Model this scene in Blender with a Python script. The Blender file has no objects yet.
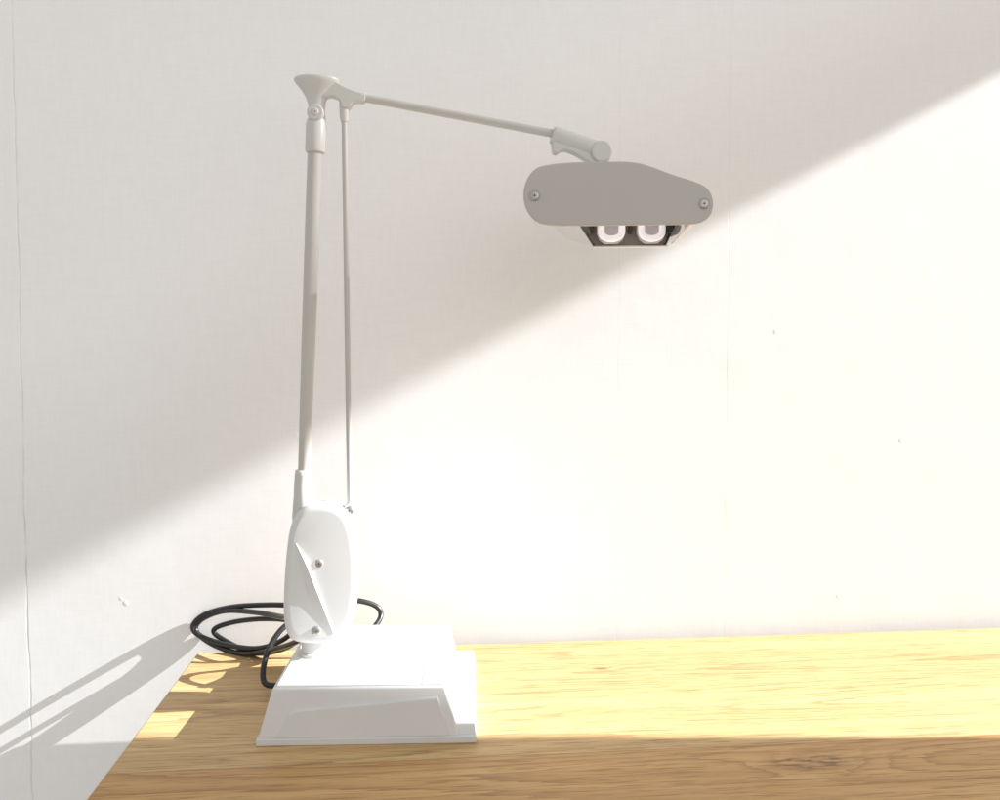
import bpy, bmesh, math
from mathutils import Vector, Matrix
scene = bpy.context.scene
COL = scene.collection
scene.view_settings.view_transform = 'Standard'
scene.view_settings.look = 'None'
scene.view_settings.exposure = 0

# ------------------------------------------------------------ node helpers
def new_mat(name):
    m = bpy.data.materials.new(name); m.use_nodes = True
    nt = m.node_tree
    return m, nt, nt.nodes['Principled BSDF']
def N(nt, t, **kw):
    n = nt.nodes.new(t)
    for k, v in kw.items(): setattr(n, k, v)
    return n
def L(nt, a, b): nt.links.new(a, b)
def math_n(nt, op, a, b=None, clamp=False):
    n = N(nt, 'ShaderNodeMath', operation=op); n.use_clamp = clamp
    for i, v in enumerate((a, b)):
        if v is None: continue
        if isinstance(v, (int, float)): n.inputs[i].default_value = v
        else: L(nt, v, n.inputs[i])
    return n.outputs[0]
def smooth(nt, v, lo, hi, o0=0.0, o1=1.0):
    n = N(nt, 'ShaderNodeMapRange', interpolation_type='SMOOTHSTEP')
    L(nt, v, n.inputs[0]); n.inputs[1].default_value = lo; n.inputs[2].default_value = hi
    n.inputs[3].default_value = o0; n.inputs[4].default_value = o1
    return n.outputs[0]
def noise(nt, vec, scale, detail=2, rough=0.5):
    n = N(nt, 'ShaderNodeTexNoise'); n.inputs['Scale'].default_value = scale
    n.inputs['Detail'].default_value = detail; n.inputs['Roughness'].default_value = rough
    L(nt, vec, n.inputs['Vector']); return n.outputs['Fac']
def mapping(nt, vec, scale, loc=(0, 0, 0)):
    n = N(nt, 'ShaderNodeMapping'); n.inputs['Scale'].default_value = scale; n.inputs['Location'].default_value = loc
    L(nt, vec, n.inputs[0]); return n.outputs[0]
def mixc(nt, f, a, b, blend='MIX'):
    n = N(nt, 'ShaderNodeMix', data_type='RGBA', blend_type=blend)
    if isinstance(f, (int, float)): n.inputs[0].default_value = f
    else: L(nt, f, n.inputs[0])
    for i, v in ((6, a), (7, b)):
        if isinstance(v, tuple): n.inputs[i].default_value = (*v, 1)
        else: L(nt, v, n.inputs[i])
    return n.outputs[2]
def world_pos(nt):
    return N(nt, 'ShaderNodeNewGeometry').outputs['Position']

def paint(name, col, rough=0.45, bump=0.15, scale=900, var=0.03, metallic=0.0):
    m, nt, b = new_mat(name)
    p = world_pos(nt)
    big = noise(nt, p, 16, 2)
    c2 = tuple(max(0, c * (1 - var * 2.2)) for c in col)
    L(nt, mixc(nt, big, c2, tuple(min(1, c * (1 + var)) for c in col)), b.inputs['Base Color'])
    b.inputs['Metallic'].default_value = metallic
    L(nt, smooth(nt, big, 0.3, 0.7, rough - 0.05, rough + 0.07), b.inputs['Roughness'])
    if bump:
        bn = N(nt, 'ShaderNodeBump'); bn.inputs['Strength'].default_value = bump; bn.inputs['Distance'].default_value = 0.0004
        L(nt, noise(nt, p, scale, 1), bn.inputs['Height']); L(nt, bn.outputs[0], b.inputs['Normal'])
    return m

M_base = paint('white_powder_coat', (0.735, 0.75, 0.765), 0.5, 0.12, 1000)
M_house = paint('white_satin_paint', (0.70, 0.715, 0.725), 0.40, 0.05, 900)
M_arm = paint('warm_grey_satin_paint', (0.54, 0.525, 0.50), 0.33, 0.0, 900)
M_joint = paint('light_grey_cast_paint', (0.61, 0.605, 0.58), 0.36, 0.08, 900)
M_panel = paint('grey_matte_panel', (0.50, 0.48, 0.455), 0.45, 0.12, 1100, 0.03)
M_shell = paint('shade_paint', (0.76, 0.76, 0.74), 0.4, 0.0, 900)
M_dark = paint('dark_socket_plastic', (0.05, 0.05, 0.055), 0.4, 0.0)
M_inner = paint('inner_brown_metal', (0.35, 0.315, 0.29), 0.4, 0.0)
M_steel = paint('screw_steel', (0.50, 0.49, 0.48), 0.3, 0.0, 500, 0.1, 0.85)
M_cord = paint('black_rubber', (0.02, 0.02, 0.022), 0.27, 0.0)
M_refl = paint('silver_reflector', (0.78, 0.77, 0.76), 0.35, 0.0, 500, 0.03, 0.3)
M_clip = paint('milky_lavender_plastic', (0.62, 0.58, 0.62), 0.25, 0.0)

m, nt, b = new_mat('frosted_tube_glass')
L(nt, mixc(nt, noise(nt, world_pos(nt), 80), (0.95, 0.95, 0.97), (0.92, 0.91, 0.95)), b.inputs['Base Color'])
b.inputs['Roughness'].default_value = 0.2
b.inputs['Emission Color'].default_value = (1, 0.98, 1, 1); b.inputs['Emission Strength'].default_value = 0.30
M_tube = m
m = bpy.data.materials.new('clear_plastic'); m.use_nodes = True; nt = m.node_tree; nt.nodes.clear()
out = N(nt, 'ShaderNodeOutputMaterial'); tr = N(nt, 'ShaderNodeBsdfTransparent'); gl = N(nt, 'ShaderNodeBsdfGlossy'); mx = N(nt, 'ShaderNodeMixShader')
tr.inputs[0].default_value = (0.98, 0.98, 0.98, 1); gl.inputs['Roughness'].default_value = 0.2
mx.inputs[0].default_value = 0.06
L(nt, tr.outputs[0], mx.inputs[1]); L(nt, gl.outputs[0], mx.inputs[2]); L(nt, mx.outputs[0], out.inputs[0])
M_clear = m

# wall
m, nt, b = new_mat('textured_wall_paint')
p = world_pos(nt)
sep = N(nt, 'ShaderNodeSeparateXYZ'); L(nt, p, sep.inputs[0])
big = noise(nt, p, 3.0, 3, 0.6)
col = mixc(nt, big, (0.85, 0.852, 0.858), (0.895, 0.897, 0.903))
weave_a = noise(nt, mapping(nt, p, (520, 60, 45)), 1.0, 1)
weave_b = noise(nt, mapping(nt, p, (45, 60, 520)), 1.0, 1)
weave = math_n(nt, 'ADD', weave_a, weave_b)
col = mixc(nt, smooth(nt, weave, 0.7, 1.3, 0, 0.09), col, (0.62, 0.61, 0.58))
wob = math_n(nt, 'MULTIPLY', math_n(nt, 'SUBTRACT', noise(nt, mapping(nt, p, (0, 0, 7)), 1.0, 3, 0.6), 0.5), 0.012)
def seam(x0, w):
    d = math_n(nt, 'ABSOLUTE', math_n(nt, 'SUBTRACT', math_n(nt, 'SUBTRACT', sep.outputs[0], x0), wob))
    return smooth(nt, d, w * 0.3, w, 1, 0)
s1 = seam(-0.516, 0.0016)
s1 = math_n(nt, 'MULTIPLY', s1, smooth(nt, noise(nt, mapping(nt, p, (0, 0, 16), (3, 0, 0)), 1.0, 3), 0.38, 0.62, 0.2, 1))
s1 = math_n(nt, 'MULTIPLY', s1, smooth(nt, sep.outputs[2], 0.2, 0.75, 1, 0.5))
brk = smooth(nt, noise(nt, mapping(nt, p, (0, 0, 10), (8, 0, 0)), 1.0, 2), 0.4, 0.6, 0.3, 1)
s2 = math_n(nt, 'MULTIPLY', math_n(nt, 'MULTIPLY', seam(0.274, 0.0014), 0.15), brk)
s3 = math_n(nt, 'MULTIPLY', math_n(nt, 'MULTIPLY', seam(0.430, 0.0014), 0.22), brk)
seams = math_n(nt, 'ADD', math_n(nt, 'ADD', s1, s2), s3, True)
col = mixc(nt, math_n(nt, 'MULTIPLY', seams, 0.40), col, (0.36, 0.34, 0.31))
L(nt, col, b.inputs['Base Color']); b.inputs['Roughness'].default_value = 0.8
b.inputs['Specular IOR Level'].default_value = 0.2
pim = None
for bx, bz, br_ in ((-.391, .062, .0035), (-.397, .068, .0025), (.500, .425, .003), (-.165, .285, .003), (.69, .27, .0035), (.60, .045, .003)):
    dx = math_n(nt, 'SUBTRACT', sep.outputs[0], bx); dz = math_n(nt, 'SUBTRACT', sep.outputs[2], bz)
    r2 = math_n(nt, 'ADD', math_n(nt, 'MULTIPLY', dx, dx), math_n(nt, 'MULTIPLY', dz, dz))
    g = smooth(nt, r2, 0.0, br_ * br_ * 1.6, 1, 0)
    pim = g if pim is None else math_n(nt, 'ADD', pim, g)
hh = math_n(nt, 'ADD', math_n(nt, 'MULTIPLY', noise(nt, p, 9, 3, 0.5), 0.65), math_n(nt, 'MULTIPLY', pim, 0.35))
hh = math_n(nt, 'SUBTRACT', hh, math_n(nt, 'MULTIPLY', seams, 0.3))
hh = math_n(nt, 'ADD', hh, math_n(nt, 'MULTIPLY', weave, 0.03))
b2 = N(nt, 'ShaderNodeBump'); b2.inputs['Strength'].default_value = 0.5; b2.inputs['Distance'].default_value = 0.0018
L(nt, hh, b2.inputs['Height']); L(nt, b2.outputs[0], b.inputs['Normal'])
M_wall = m

# wood
m, nt, b = new_mat('oiled_oak_boards')
p = world_pos(nt)
sep = N(nt, 'ShaderNodeSeparateXYZ'); L(nt, p, sep.inputs[0]); X, Y = sep.outputs[0], sep.outputs[1]
seam_y = [0.50, 0.655, 0.806, 0.962, 1.075]
bid = None
for i, sy in enumerate(seam_y):
    st = math_n(nt, 'GREATER_THAN', Y, sy)
    bid = st if bid is None else math_n(nt, 'ADD', bid, st)
off = N(nt, 'ShaderNodeCombineXYZ'); L(nt, math_n(nt, 'MULTIPLY', bid, 7.31), off.inputs[0]); L(nt, math_n(nt, 'MULTIPLY', bid, 3.7), off.inputs[2])
va = N(nt, 'ShaderNodeVectorMath', operation='ADD'); L(nt, p, va.inputs[0]); L(nt, off.outputs[0], va.inputs[1]); pb = va.outputs[0]
field = noise(nt, mapping(nt, pb, (0.45, 7.0, 1), (1.3, 0.4, 2)), 1.0, 1.0, 0.4)
knots = [(0.376, 0.766, 0.034, 0.011, 0.08), (0.223, 1.03, 0.007, 0.004, 0.03)]
kcore = None
for kx, ky, rx, ry, amp in knots:
    dx = math_n(nt, 'DIVIDE', math_n(nt, 'SUBTRACT', X, kx), rx * 2.2); dy = math_n(nt, 'DIVIDE', math_n(nt, 'SUBTRACT', Y, ky), ry * 2.2)
    r2 = math_n(nt, 'ADD', math_n(nt, 'MULTIPLY', dx, dx), math_n(nt, 'MULTIPLY', dy, dy))
    g = math_n(nt, 'POWER', 2.718, math_n(nt, 'MULTIPLY', r2, -1.0))
    field = math_n(nt, 'ADD', field, math_n(nt, 'MULTIPLY', g, amp))
    c = smooth(nt, g, 0.45, 1.0)
    kcore = c if kcore is None else math_n(nt, 'ADD', kcore, c, True)
fine = noise(nt, mapping(nt, pb, (4, 150, 1)), 1.0, 3, 0.6)
field = math_n(nt, 'ADD', field, math_n(nt, 'MULTIPLY', fine, 0.022))
rings = math_n(nt, 'FRACT', math_n(nt, 'MULTIPLY', field, 40))
rings = math_n(nt, 'POWER', rings, 5.0)
ringmask = smooth(nt, noise(nt, mapping(nt, pb, (3.0, 11, 1), (5, 1, 0)), 1.0, 1), 0.38, 0.60, 0.15, 1)
pores = noise(nt, mapping(nt, pb, (20, 480, 1)), 1.0, 2.5, 0.65)
porem = smooth(nt, pores, 0.53, 0.64)
tone = noise(nt, mapping(nt, pb, (1.6, 26, 1), (4, 7, 0)), 1.0, 2)
base = mixc(nt, smooth(nt, fine, 0.25, 0.75), (0.51, 0.335, 0.150), (0.65, 0.462, 0.228))
base = mixc(nt, smooth(nt, tone, 0.35, 0.7, 0.0, 0.35), base, (0.42, 0.25, 0.10))
base = mixc(nt, math_n(nt, 'MULTIPLY', math_n(nt, 'MULTIPLY', rings, ringmask), 0.72), base, (0.24, 0.125, 0.048))
base = mixc(nt, math_n(nt, 'MULTIPLY', porem, 0.55), base, (0.25, 0.135, 0.055))
wn = N(nt, 'ShaderNodeTexWhiteNoise', noise_dimensions='1D'); L(nt, bid, wn.inputs['W'])
bt = smooth(nt, wn.outputs['Value'], 0, 1, 0.97, 1.06)
cb = N(nt, 'ShaderNodeCombineXYZ')
for i in range(3): L(nt, bt, cb.inputs[i])
base = mixc(nt, 1.0, base, cb.outputs[0], 'MULTIPLY')
fb = smooth(nt, Y, 0.8055, 0.8065, 1, 0)
base = mixc(nt, fb, base, mixc(nt, 1.0, base, (0.95, 0.84, 0.72), 'MULTIPLY'))  # front board browner: board tone plus some shade put into the colour
sm = None
for sy in seam_y:
    d = math_n(nt, 'ABSOLUTE', math_n(nt, 'SUBTRACT', Y, sy))
    s = smooth(nt, d, 0.0003, 0.0009, 1, 0)
    sm = s if sm is None else math_n(nt, 'ADD', sm, s, True)
base = mixc(nt, math_n(nt, 'MULTIPLY', sm, 0.35), base, (0.12, 0.06, 0.02))
kc = math_n(nt, 'MULTIPLY', kcore, smooth(nt, noise(nt, mapping(nt, p, (50, 190, 1)), 1.0, 3), 0.42, 0.62, 0.12, 0.8))
base = mixc(nt, kc, base, (0.12, 0.062, 0.032))
L(nt, base, b.inputs['Base Color'])
L(nt, smooth(nt, pores, 0.3, 0.7, 0.40, 0.58), b.inputs['Roughness'])
b.inputs['Specular IOR Level'].default_value = 0.4
bn = N(nt, 'ShaderNodeBump'); bn.inputs['Strength'].default_value = 0.35; bn.inputs['Distance'].default_value = 0.0006
hh = math_n(nt, 'SUBTRACT', math_n(nt, 'MULTIPLY', pores, -0.8), math_n(nt, 'MULTIPLY', sm, 1.5))
L(nt, hh, bn.inputs['Height']); L(nt, bn.outputs[0], b.inputs['Normal'])
M_wood = m

# sheet added to shape the sun: opaque band, thinner above, soft side edge
JF = 0.688
m = bpy.data.materials.new('sun_shaping_sheet_mat'); m.use_nodes = True; nt = m.node_tree
nt.nodes.clear(); out = N(nt, 'ShaderNodeOutputMaterial'); tr = N(nt, 'ShaderNodeBsdfTransparent'); df = N(nt, 'ShaderNodeBsdfDiffuse')
df.inputs[0].default_value = (0.8, 0.78, 0.74, 1); mx = N(nt, 'ShaderNodeMixShader')
p = world_pos(nt); sep = N(nt, 'ShaderNodeSeparateXYZ'); L(nt, p, sep.inputs[0])
width = smooth(nt, sep.outputs[1], 0.90, 1.08, 0.070, 0.024)
tt = math_n(nt, 'DIVIDE', math_n(nt, 'SUBTRACT', 1.250, sep.outputs[2]), width)
opz = smooth(nt, tt, 0.0, 1.0, 1.0, 0.0)
opz = math_n(nt, 'MULTIPLY', opz, smooth(nt, sep.outputs[2], 1.27, 1.53, 1.0, 0.80))
ye = math_n(nt, 'ADD', sep.outputs[1], math_n(nt, 'MULTIPLY', math_n(nt, 'SUBTRACT', noise(nt, mapping(nt, p, (0, 0, 9)), 1.0, 2), 0.5), 0.022))
opy = smooth(nt, ye, JF - 0.004, JF + 0.022, 1.0, 0.0)
opy = math_n(nt, 'MULTIPLY', opy, math_n(nt, 'LESS_THAN', sep.outputs[2], 1.24))
L(nt, math_n(nt, 'MAXIMUM', opz, opy), mx.inputs[0]); L(nt, tr.outputs[0], mx.inputs[1]); L(nt, df.outputs[0], mx.inputs[2]); L(nt, mx.outputs[0], out.inputs[0])
M_sun_sheet = m

# ------------------------------------------------------------ mesh helpers
def finish(name, bm, mat, parent=None, bevel=0, seg=3, label=None, sharp=35, clamp=True):
    bmesh.ops.remove_doubles(bm, verts=bm.verts, dist=1e-6)
    bmesh.ops.recalc_face_normals(bm, faces=bm.faces)
    c = Vector((0, 0, 0))
    for v in bm.verts: c += v.co
    c /= max(1, len(bm.verts))
    bmesh.ops.translate(bm, verts=bm.verts, vec=-c)
    me = bpy.data.meshes.new(name); bm.to_mesh(me); bm.free()
    for pl in me.polygons: pl.use_smooth = True
    me.set_sharp_from_angle(angle=math.radians(sharp))
    me.materials.append(mat)
    o = bpy.data.objects.new(name, me); COL.objects.link(o); o.location = c
    if bevel:
        md = o.modifiers.new('Bevel', 'BEVEL'); md.width = bevel; md.segments = seg
        md.limit_method = 'ANGLE'; md.angle_limit = math.radians(32); md.harden_normals = True
        md.use_clamp_overlap = clamp
    if parent is not None:
        bpy.context.view_layer.update()
        o.parent = parent; o.matrix_parent_inverse = parent.matrix_world.inverted()
    if label: o['label'] = label
    return o
def chaikin(pts, n=2):
    for _ in range(n):
        q = []
        for i in range(len(pts)):
            a, c = Vector(pts[i]), Vector(pts[(i + 1) % len(pts)])
            q += [a * .75 + c * .25, a * .25 + c * .75]
        pts = q
    return [tuple(x) for x in pts]
def add_prism(bm, pts, y0, y1, M=None):
    n = len(pts)
    A = [bm.verts.new((x, y0, z)) for x, z in pts]; B = [bm.verts.new((x, y1, z)) for x, z in pts]
    bm.faces.new(A); bm.faces.new(list(reversed(B)))
    for i in range(n):
        j = (i + 1) % n; bm.faces.new((A[i], B[i], B[j], A[j]))
    if M is not None: bmesh.ops.transform(bm, matrix=M, verts=A + B)
def add_pillow(bm, pts, y_back, y_front, r, steps=7):
    # closed plate whose front rim is rounded with radius r, outline shrunk towards its centre
    cx = sum(q[0] for q in pts) / len(pts); cz = sum(q[1] for q in pts) / len(pts)
    hx = max(abs(q[0] - cx) for q in pts); hz = max(abs(q[1] - cz) for q in pts)
    rows = []
    def row(ins, y):
        fx = 1 - ins / hx; fz = 1 - ins / hz
        rows.append([bm.verts.new((cx + (x - cx) * fx, y, cz + (z - cz) * fz)) for x, z in pts])
    row(0, y_back)
    for k in range(steps + 1):
        a = math.pi / 2 * k / steps
        row(r * (1 - math.cos(a)), y_front + r * 0.75 - r * 0.75 * math.sin(a))
    n = len(pts)
    bm.faces.new(list(reversed(rows[0]))); bm.faces.new(rows[-1])
    for a_, b_ in zip(rows[:-1], rows[1:]):
        for i in range(n):
            j = (i + 1) % n; bm.faces.new((a_[i], a_[j], b_[j], b_[i]))
def add_tube(bm, path, rad, nseg=24, cap=True, ysc=1.0):
    path = [Vector(q) for q in path]; n = len(path)
    rads = rad if isinstance(rad, (list, tuple)) else [rad] * n
    rings = []; up = None
    for i, q in enumerate(path):
        t = (path[min(i + 1, n - 1)] - path[max(i - 1, 0)]).normalized()
        if up is None:
            up = t.orthogonal().normalized()
        else:
            up = (up - t * up.dot(t)).normalized()
        s = t.cross(up)
        ring = []
        for k in range(nseg):
            a = 2 * math.pi * k / nseg
            o = (up * math.cos(a) + s * math.sin(a)) * rads[i]; o.y *= ysc
            ring.append(bm.verts.new(q + o))
        rings.append(ring)
    for i in range(n - 1):
        for k in range(nseg):
            l = (k + 1) % nseg; bm.faces.new((rings[i][k], rings[i][l], rings[i + 1][l], rings[i + 1][k]))
    if cap:
        bm.faces.new(list(reversed(rings[0]))); bm.faces.new(rings[-1])
def catmull(pts, k=10):
    P = [Vector(q) for q in pts]; P = [2 * P[0] - P[1]] + P + [2 * P[-1] - P[-2]]; out = []
    for i in range(1, len(P) - 2):
        for j in range(k):
            t = j / k; a, c, d, e = P[i - 1], P[i], P[i + 1], P[i + 2]
            out.append(0.5 * ((2 * c) + (d - a) * t + (2 * a - 5 * c + 4 * d - e) * t * t + (-a + 3 * c - 3 * d + e) * t ** 3))
    out.append(P[-2]); return out
def add_box(bm, x0, x1, y0, y1, z0, z1):
    add_prism(bm, [(x0, z0), (x1, z0), (x1, z1), (x0, z1)], y0, y1)
def add_screw(bm, c, r, M=None, depth=0.002):
    c = Vector(c); n = 24
    prof = [(r, 0.0), (r, -depth * .4), (r * .86, -depth * .8), (r * .6, -depth)]
    rings = []
    for rr, yy in prof:
        rings.append([bm.verts.new(c + Vector((rr * math.cos(2 * math.pi * k / n), yy, rr * math.sin(2 * math.pi * k / n)))) for k in range(n)])
    allv = [v for R in rings for v in R]
    for i in range(len(rings) - 1):
        for k in range(n):
            l = (k + 1) % n; bm.faces.new((rings[i][k], rings[i][l], rings[i + 1][l], rings[i + 1][k]))
    ctr = bm.verts.new(c + Vector((0, -depth * .15, 0))); allv.append(ctr)
    inner = []
    for k in range(n):
        rr = r * (.5 if (k % 6) in (0,) else .16)
        v = bm.verts.new(c + Vector((rr * math.cos(2 * math.pi * k / n), -depth * .95, rr * math.sin(2 * math.pi * k / n)))); inner.append(v)
    allv += inner
    for k in range(n):
        l = (k + 1) % n
        bm.faces.new((rings[-1][k], rings[-1][l], inner[l], inner[k])); bm.faces.new((inner[k], inner[l], ctr))
    if M is not None: bmesh.ops.transform(bm, matrix=M, verts=allv)

# ------------------------------------------------------------ setting
YW = 1.160
bm = bmesh.new(); add_box(bm, -1.8, 1.70, YW, YW + .1, -0.9, 2.9)
wall = finish('wall', bm, M_wall)
wall['label'] = 'off-white painted wall with fine woven texture and crack'; wall['category'] = 'wall'

bm = bmesh.new()
xs0, xs1 = 1.70, 1.76
add_box(bm, xs0, xs1, 1.09, 1.26, -0.9, 2.9)
add_box(bm, xs0, xs1, 0.0, JF, -0.9, 2.9)
add_box(bm, xs0, xs1, JF, 1.09, -0.9, -0.02)
add_box(bm, xs0, xs1, JF, 1.09, 2.4, 2.9)
sw = finish('window_wall', bm, M_wall)
sw['label'] = 'unseen white side wall with tall window, added sheet shapes its sunlight'; sw['category'] = 'wall'
bm = bmesh.new()
bm.faces.new([bm.verts.new(q) for q in ((1.695, JF - .02, -0.06), (1.695, 1.10, -0.06), (1.695, 1.10, 2.45), (1.695, JF - .02, 2.45))])
finish('sun_shaping_sheet', bm, M_sun_sheet, sw)  # unseen sheet, added to soften and band the sunlight edges

bm = bmesh.new(); add_box(bm, -0.293, 1.45, 0.36, 1.135, -0.032, 0.0)
table = finish('table', bm, M_wood, bevel=0.002, seg=2)
table['label'] = 'oiled oak plank table top beside white wall'; table['category'] = 'table'

# ------------------------------------------------------------ lamp
lamp = bpy.data.objects.new('desk_lamp', None); COL.objects.link(lamp)
lamp.location = (-0.048, 0.957, 0); lamp.rotation_euler = (0, 0, math.radians(-3.3)); lamp.empty_display_size = 0.05
lamp['label'] = 'white articulated desk lamp with two-arm stand on oak table'; lamp['category'] = 'desk lamp'
bpy.context.view_layer.update()
MB = lamp.matrix_world.copy()

bm = bmesh.new()
def add_hex(bm, bot, z0, top, z1, M):
    A = [bm.verts.new(M @ Vector((x, y, z0))) for x, y in bot]
    z1 = z1 if isinstance(z1, (tuple, list)) else [z1] * 4
    B = [bm.verts.new(M @ Vector((x, y, zz))) for (x, y), zz in zip(top, z1)]
    bm.faces.new(list(reversed(A))); bm.faces.new(B)
    for i in range(4):
        j = (i + 1) % 4; bm.faces.new((A[i], A[j], B[j], B[i]))
bot = [(-0.1085, -0.1125), (0.093, -0.1125), (0.089, 0.111), (-0.1085, 0.111)]
top = [(-0.096, -0.101), (0.078, -0.101), (0.078, 0.101), (-0.096, 0.101)]
add_hex(bm, bot, 0.0060, top, 0.0535, MB)
lbase = finish('lamp_base', bm, M_base, lamp, 0.0022, 3)
bm = bmesh.new()
fl = [(-0.110, -0.114), (0.110, -0.114), (0.110, 0.114), (-0.110, 0.114)]
add_hex(bm, fl, 0.0, fl, 0.0070, MB)
finish('base_plate', bm, M_base, lbase, 0.0010, 2)
bm = bmesh.new()
add_hex(bm, [(.080, -.1085), (.1092, -.1085), (.1092, .1128), (.080, .1128)], .0065, [(.070, -.1050), (.1084, -.1050), (.1084, .1120), (.070, .1120)], [.0165, .0165, .0165, .0165], MB)
finish('side_step', bm, M_base, lbase, 0.0010, 2)
for x0, x1 in ((-0.0925, 0.0530), (0.0548, 0.0755)):
    bm = bmesh.new()
    d0 = [(x0, -0.0975), (x1, -0.0975), (x1, 0.098), (x0, 0.098)]
    add_hex(bm, d0, 0.0530, d0, 0.0552, MB)
    finish('top_cover', bm, M_base, lbase, 0.0008, 2)
bm = bmesh.new()
BL, BR, TR, TL = [Vector(q) for q in ((-0.1085, -0.1125, 0.0060), (0.093, -0.1125, 0.0060), (0.078, -0.101, 0.0535), (-0.096, -0.101, 0.0535))]
def ff(s, w): return (BL.lerp(BR, s)).lerp(TL.lerp(TR, s), w)
nrm = (BR - BL).cross(TL - BL).normalized()
rp = [(0.075, 0.02), (0.965, 0.02), (0.945, 0.82), (0.165, 0.60), (0.125, 0.52)]
A = [bm.verts.new(MB @ (ff(s, w) - nrm * 0.001)) for s, w in rp]
B = [bm.verts.new(MB @ (ff(s, w) + nrm * h)) for (s, w), h in zip([(0.085, 0.04), (0.955, 0.04), (0.936, 0.76), (0.172, 0.54), (0.136, 0.48)], (.0004, .0004, .0028, .0028, .0024))]
bm.faces.new(list(reversed(A)))
for i in range(1, 4): bm.faces.new((B[0], B[i], B[i + 1]))
for i in range(5):
    j = (i + 1) % 5; bm.faces.new((A[i], A[j], B[j], B[i]))
finish('front_relief', bm, M_base, lbase, 0.0, 2, sharp=20)

# swivel post
bm = bmesh.new()
add_tube(bm, [(-0.118, .958, .0535), (-0.118, .958, .059), (-0.118, .958, .0592), (-0.118, .958, .080)], [.019, .019, .0155, .0155], 40)
finish('swivel_post', bm, M_joint, lamp, 0.0008, 2)

# spring housing
s = 1.09e-3
def hp(pts): return [(-0.1068 + (u - 322) * s, 0.1533 + (573 - v) * s) for u, v in pts]
cover = [(300, 508), (320, 502), (340, 506), (352, 520), (357, 548), (358.5, 580), (355, 612), (348, 635), (336, 645), (300, 645), (287, 638), (283, 618), (284, 585), (287, 550), (291, 524)]
co = chaikin(hp(cover), 3)
bm = bmesh.new()
core = [(-0.1075 + (x + 0.1068) * 0.955, 0.1533 + (z - 0.1533) * 0.975) for x, z in co]
add_prism(bm, core, 0.941, 0.983)
housing = finish('spring_housing', bm, M_house, lamp, 0.005, 4)
bm = bmesh.new(); add_pillow(bm, co, 0.9440, 0.9285, 0.0085)
finish('housing_cover', bm, M_house, housing, sharp=60)
def wedge(bm, pts, hs, y):
    A = [bm.verts.new((x, y + .001, z)) for x, z in hp(pts)]
    B = [bm.verts.new((x, y - h, z)) for (x, z), h in zip(hp(pts), hs)]
    bm.faces.new(A)
    for i in range(1, len(B) - 1): bm.faces.new((B[0], B[i + 1], B[i]))
    for i in range(len(A)):
        j = (i + 1) % len(A); bm.faces.new((A[i], B[i], B[j], A[j]))
bm = bmesh.new()
wedge(bm, [(307, 562), (333, 634), (322, 620), (308, 592), (300, 560), (297, 542)], [.0042, .0006, .0003, .0003, .0003, .0004], 0.9285)
finish('cover_relief', bm, M_house, housing, 0.0, 2, sharp=15)
for u, v in ((319, 563), (316, 631)):
    bm = bmesh.new(); (x, z), = hp([(u, v)]); add_screw(bm, (x, .9288, z), .0050); finish('screw', bm, M_steel, housing)

# lower arm collar blending into the housing + lower arm
a0 = Vector((-0.1292, .958, .245)); a1 = Vector((-0.1128, .958, .620))
ax = (a1 - a0).normalized()
c0 = Vector((-0.1293, .958, .2630))
bm = bmesh.new()
prof = [(0.0, .0078), (.0006, .0088), (.006, .0092), (.018, .0097), (.028, .0108), (.038, .0128), (.050, .0150), (.066, .0160), (.090, .0150)]
add_tube(bm, [c0 - ax * t + Vector((.010 * max(0, t - .02) / .07, 0, 0)) for t, r in prof], [r for t, r in prof], 36)
finish('arm_collar_socket', bm, M_joint, lamp, sharp=60)
bm = bmesh.new()
path = [a0.lerp(a1, t / 8) for t in range(9)]
add_tube(bm, path, [0.0066 + 0.0014 * math.sin(math.pi * (t / 8) * 0.62) for t in range(9)], 36)
finish('lower_arm', bm, M_arm, lamp)
bm = bmesh.new()
q = Vector((-0.1128, .958, .6122))
add_tube(bm, [q - ax * .001, q, q + ax * .003, q + ax * .030, q + ax * .036], [.0090, .0105, .0110, .0110, .0095], 36)
finish('arm_sleeve', bm, M_joint, lamp, 0.0006, 2)
# elbow
s3 = 1.09e-3
def ep(pts): return [(-0.1122 + (u - 315) * s3, 0.679 + (90 - v) * s3) for u, v in pts]
prof = [(121, .0070), (118, .0085), (110, .0087), (103, .0095), (97, .0118), (92, .0150), (87, .0192), (83.5, .0226), (81, .0242), (79.3, .0244), (78, .0230), (77, .017), (76.4, .006)]
pth = []; rr = []
for v, r in prof:
    (x, z), = ep([(316.5, v)]); pth.append((x, .958, z)); rr.append(r)
bm = bmesh.new(); add_tube(bm, pth, rr, 40, ysc=0.62)
elb = finish('elbow_joint', bm, M_joint, lamp, sharp=50)
bm = bmesh.new()
side = [(322, 79.5), (334, 81.5), (348, 89), (365, 93.5), (365, 101.5), (353, 100), (349.5, 108), (341.5, 108), (340, 99), (331, 95), (322, 99)]
add_prism(bm, chaikin(ep(side), 2), .9515, .9650)
finish('elbow_arm', bm, M_joint, elb, 0.0040, 4, sharp=50)
bm = bmesh.new(); (x, z), = ep([(316, 114)])
add_tube(bm, [(x, .946, z), (x, .970, z)], .0090, 36)
finish('pivot_barrel', bm, M_joint, elb, 0.002, 3)
bm = bmesh.new(); add_screw(bm, (x, .946, z), .0040); finish('screw', bm, M_joint, elb)
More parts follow.
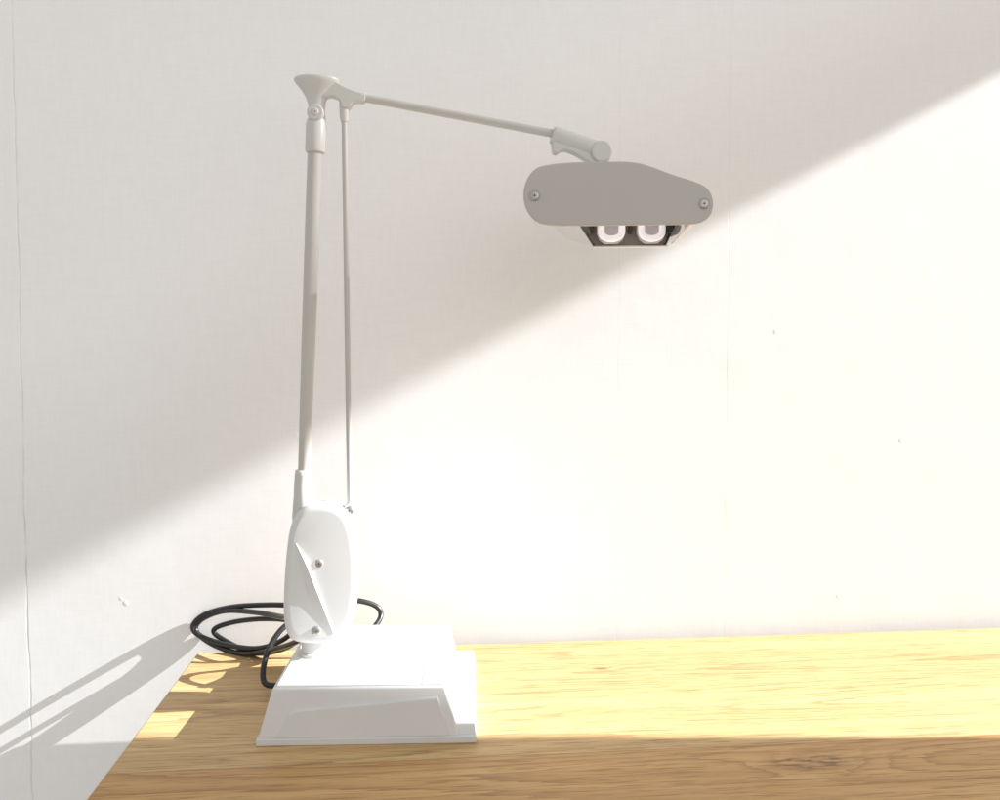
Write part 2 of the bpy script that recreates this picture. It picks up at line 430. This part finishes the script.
# support rod
r0 = Vector((-0.0785, .958, .2140)); r1 = Vector((-0.0811, .958, .664))
bm = bmesh.new(); add_tube(bm, [r0, r1], .0031, 20); finish('support_rod', bm, M_arm, lamp)
bm = bmesh.new()
add_tube(bm, [(-.0811, .958, .646), (-.0811, .958, .650), (-.0811, .958, .664), (-.0811, .958, .672)], [.0038, .0048, .0053, .0053], 24)
finish('rod_end', bm, M_joint, lamp)
bm = bmesh.new(); add_tube(bm, [(-.0780, .944, .2190), (-.0780, .972, .2190)], .0066, 28); finish('rod_pivot', bm, M_house, lamp, .0012, 3)
bm = bmesh.new(); add_screw(bm, (-.0780, .944, .2190), .0047); finish('screw', bm, M_steel, lamp)

# upper arm
u0 = Vector((-0.0650, .958, .6737)); u1 = Vector((0.160, .958, .6376))
bm = bmesh.new(); add_tube(bm, [u0, u1], .0046, 30); finish('upper_arm', bm, M_arm, lamp)
ud = (u1 - u0).normalized()
bm = bmesh.new(); add_tube(bm, [u0 + ud * .003, u0 + ud * .0035, u0 + ud * .0068, u0 + ud * .0072], [.0050, .0064, .0064, .0050], 30); finish('arm_ring', bm, M_joint, lamp)

# head sleeve and knuckle
hk = Vector((0.1480, 0, 0.6405)); sk = 1.1e-3
def kp(pts): return [(hk.x + (u - 552) * sk, hk.z + (133 - v) * sk) for u, v in pts]
(xa, za), (xb, zb_) = kp([(554, 136), (603, 151)])
A0 = Vector((xa, .958, za)); B0 = Vector((xb, .958, zb_)); dd = (B0 - A0).normalized()
bm = bmesh.new(); add_tube(bm, [A0 - dd * .0012, A0, A0 + dd * .002, B0], [.0086, .0098, .0104, .0104], 36)
knk = finish('head_sleeve', bm, M_joint, lamp, 0.0004, 2)
bm = bmesh.new()
web = kp([(553, 136), (575, 141), (600, 150), (614, 152), (612, 163), (600, 168), (586, 160), (573, 153), (563, 151), (558, 156), (553, 154)])
add_prism(bm, chaikin(web, 2), .951, .965); finish('head_bracket', bm, M_joint, knk, .003, 3, sharp=50)
bm = bmesh.new(); (x, z), = kp([(603, 153)])
add_tube(bm, [(x, .9465, z), (x, .9695, z)], .0118, 40); finish('pivot_barrel', bm, M_joint, knk, .0020, 4)

# head
HM = Matrix.Translation((0.2058, 0.870, 0.5574)) @ Matrix.Rotation(math.radians(-9.5), 4, 'Z')
sh = 1.04e-3; LH = 0.170
def H(pts): return [((u - 620) * sh, (192 - v) * sh) for u, v in pts]
outl = [(548, 163), (570, 161), (600, 161), (630, 161), (648, 165), (672, 175), (695, 182), (708, 189), (713, 203), (710, 216), (700, 223), (688, 224), (640, 224), (600, 224), (556, 224), (538, 221), (527, 208), (524, 192), (528, 176), (537, 166)]
oc = chaikin(H(outl), 2)
top_line = H([(534, 199), (529, 190), (531, 178), (539, 169), (550, 165), (575, 163.5), (600, 163.5), (630, 163.5), (648, 167.5), (670, 176.5), (692, 184), (704, 190), (709, 202), (706, 212), (699, 219), (692, 222)])
tl = catmull([Vector((x, 0, z)) for x, z in top_line], 4)
bm = bmesh.new(); rows = []
for i, q in enumerate(tl):
    t = (tl[min(i + 1, len(tl) - 1)] - tl[max(i - 1, 0)]).normalized(); nn = Vector((t.z, 0, -t.x)) * .0018
    rows.append([bm.verts.new(HM @ Vector((w.x, y, w.z))) for w in (q, q + nn) for y in (.005, LH - .002)])
for a, c in zip(rows[:-1], rows[1:]):
    bm.faces.new((a[0], a[1], c[1], c[0])); bm.faces.new((a[2], c[2], c[3], a[3]))
    bm.faces.new((a[0], c[0], c[2], a[2])); bm.faces.new((a[1], a[3], c[3], c[1]))
bm.faces.new(rows[0][:2] + [rows[0][3], rows[0][2]]); bm.faces.new([rows[-1][0], rows[-1][1], rows[-1][3], rows[-1][2]])
head = finish('lamp_head', bm, M_shell, lamp, sharp=40)
bm = bmesh.new(); add_prism(bm, oc, 0.0, .0055, HM); finish('end_panel', bm, M_panel, head, .0022, 4)
rear = H([(534, 190), (533, 179), (541, 170), (551, 167), (575, 166), (630, 166), (648, 170), (670, 179), (692, 187), (702, 193), (703, 203), (700, 210), (690, 214), (676, 196), (585, 193)])
bm = bmesh.new(); add_prism(bm, rear, LH - .0055, LH - .001, HM); finish('rear_wall', bm, M_shell, head, .0008, 2)
for u, v, r in ((536, 194, .0055), (703, 204, .0055)):
    bm = bmesh.new(); (x, z), = H([(u, v)]); add_screw(bm, (x, 0.0, z), r, HM, .0022); finish('screw', bm, M_steel, head)
zb = -.0335
def add_slab(bm, q4, th):
    A = [bm.verts.new(HM @ Vector(q)) for q in q4]; B = [bm.verts.new(HM @ (Vector(q) + Vector(th))) for q in q4]
    bm.faces.new(A); bm.faces.new(list(reversed(B)))
    for i in range(4):
        j = (i + 1) % 4; bm.faces.new((A[i], B[i], B[j], A[j]))
bm = bmesh.new()
add_slab(bm, [(-.033, .007, -.002), (.073, .007, -.002), (.072, LH - .008, -.002), (-.024, LH - .008, -.002)], (0, 0, .0015))
finish('reflector', bm, M_refl, head)
bm = bmesh.new()
add_prism(bm, [(-.040, -.004), (.0800, -.004), (.0670, zb), (-.0205, zb)], LH - .012, LH - .006, HM)
finish('inner_end_block', bm, M_inner, head, .0008, 2)
for sx, bx0, bx1, tx0, tx1, mt in ((1, .0715, .0670, .0735, .0745, M_clear), (-1, -.0310, -.0205, -.0350, -.0340, M_clear)):
    bm = bmesh.new()
    add_slab(bm, [(bx0, .007, -.0318), (bx1, LH - .012, zb), (tx1, LH - .012, -.003), (tx0, .007, -.003)], (0.0014 * sx, 0, 0))
    finish('tray_side', bm, mt, head)
bm = bmesh.new()
add_prism(bm, [(-.0225, zb - .0002), (.0690, zb - .0002), (.0690, zb - .0020), (-.0225, zb - .0020)], LH - .016, LH - .005, HM)
finish('lower_lip', bm, M_refl, head, .0004, 2)
for pts_ in ([(-.0405, -.004), (-.0375, -.004), (-.0182, zb + .0004), (-.0212, zb + .0004)], [(.0772, -.004), (.0803, -.004), (.0673, zb + .0004), (.0643, zb + .0004)]):
    bm = bmesh.new(); add_prism(bm, pts_, LH - .0150, LH - .0118, HM); finish('edge_strip', bm, M_dark, head, .0004, 2)
for xx in (-.0240, .0235, .0700):
    bm = bmesh.new(); w = .0025 if 0 < xx < .03 else .0040
    add_prism(bm, [(xx - w, -.008), (xx + w, -.008), (xx + w * .8, -.0200), (xx - w * .8, -.0200)], LH - .024, LH - .0122, HM)
    finish('socket', bm, M_dark, head, .0012, 2)
for cx in (.0000, .0475):
    zt = -.0090; w = .0122; yb = LH - .036; k0 = (.062 + cx) / (.88 + yb)
    def leg(x, y, z=zt): return (x + (y - yb) * k0, y, z)
    # flat-bottomed U: legs drop, then a wide bend
    path = [leg(cx - w, .05), leg(cx - w, .09), leg(cx - w, yb - .012), leg(cx - w, yb - .003, zt - .0015), (cx - w, yb, zt - .006)]
    path += [(cx - w * math.cos(a), yb, -.0190 - .0095 * math.sin(a) ** 0.8) for a in [math.pi * k / 18 for k in range(19)]]
    path += [(cx + w, yb, zt - .006), leg(cx + w, yb - .003, zt - .0015), leg(cx + w, yb - .012), leg(cx + w, .09), leg(cx + w, .05)]
    bm = bmesh.new(); add_tube(bm, [HM @ Vector(q) for q in path], .0040, 20)
    finish('fluorescent_tube', bm, M_tube, head)
    bm = bmesh.new()
    hpz = [(cx + .0172, -.006), (cx + .0172, -.021), (cx + .0140, -.0285), (cx + .0080, -.0332), (cx - .0080, -.0332), (cx - .0140, -.0285), (cx - .0172, -.021), (cx - .0172, -.006)]
    add_prism(bm, hpz, yb + .008, yb + .011, HM)
    finish('tube_holder', bm, M_clip, head, .0008, 2)
bm = bmesh.new()
add_slab(bm, [(-.0700, .007, -.0305), (-.0335, .007, -.0318), (-.0235, LH - .010, -.0330), (-.0540, LH - .010, -.0240)], (0, 0, .0012))
finish('clear_diffuser', bm, M_clear, head)

# power cord
CR = .0034
bm = bmesh.new()
pts = [(-.070, 1.050, .040), (-.052, 1.085, .054), (-.056, 1.09, .068), (-.080, 1.085, .078), (-.11, 1.08, .078), (-.150, 1.085, .074),
       (-.195, 1.105, .070), (-.245, 1.132, .061), (-.285, 1.152, .047), (-.303, 1.1555, .031), (-.294, 1.153, .017), (-.250, 1.130, .010),
       (-.205, 1.105, .014), (-.168, 1.088, .034), (-.166, 1.09, .052), (-.205, 1.118, .048), (-.250, 1.146, .036), (-.276, 1.1545, .024), (-.262, 1.148, .012),
       (-.215, 1.115, .004), (-.170, 1.085, .020), (-.148, 1.060, .046), (-.150, 1.045, .066), (-.165, 1.030, .063), (-.178, 1.015, .046),
       (-.184, 1.003, .024), (-.180, .992, .010), (-.162, .986, .0085)]
add_tube(bm, catmull(pts, 10), CR, 14)
finish('power_cord', bm, M_cord, lamp, sharp=80)
bm = bmesh.new()
pts = [(-.150, 1.00, .085), (-.168, 1.05, .070), (-.210, 1.10, .062), (-.258, 1.138, .054), (-.292, 1.1555, .038), (-.299, 1.1555, .022), (-.270, 1.142, .0055), (-.225, 1.112, .0045), (-.175, 1.075, .024), (-.140, 1.03, .05), (-.130, 1.0, .066)]
add_tube(bm, catmull(pts, 10), CR, 14)
finish('power_cord', bm, M_cord, lamp, sharp=80)

# ------------------------------------------------------------ light
w = bpy.data.worlds.new('World'); scene.world = w; w.use_nodes = True
w.node_tree.nodes['Background'].inputs[0].default_value = (1.0, 0.972, 0.925, 1)
w.node_tree.nodes['Background'].inputs[1].default_value = 0.62
d = Vector((1, -0.10, 0.515)).normalized()
ld = bpy.data.lights.new('low_sun_lamp', 'POINT'); ld.energy = 4.4 * 39.5 * 625; ld.shadow_soft_size = 0.05; ld.color = (1.0, 0.995, 0.985)
lo = bpy.data.objects.new('low_sun_lamp', ld); COL.objects.link(lo); lo.location = Vector((0, 1.0, 0.3)) + d * 25
ad = bpy.data.lights.new('added_fill_lamp', 'AREA'); ad.shape = 'RECTANGLE'; ad.size = 2.6; ad.size_y = 2.0; ad.energy = 9; ad.color = (1.0, 0.985, 0.96)  # added soft fill from behind the camera for the ambient light
ao = bpy.data.objects.new('added_fill_lamp', ad); COL.objects.link(ao); ao.location = (0.9, -1.3, 1.1)
ao.rotation_euler = (Vector((0.1, 1.1, 0.4)) - ao.location).to_track_quat('-Z', 'Y').to_euler()

# ------------------------------------------------------------ camera
cd = bpy.data.cameras.new('Camera'); cam = bpy.data.objects.new('Camera', cd); COL.objects.link(cam)
cd.sensor_width = 36; cd.lens = 30.6; cd.clip_start = 0.02; cd.clip_end = 200
cam.location = (0, 0, 0.385)
cam.rotation_euler = (math.radians(90 - 2.69), 0, math.radians(-5.4))
scene.camera = cam
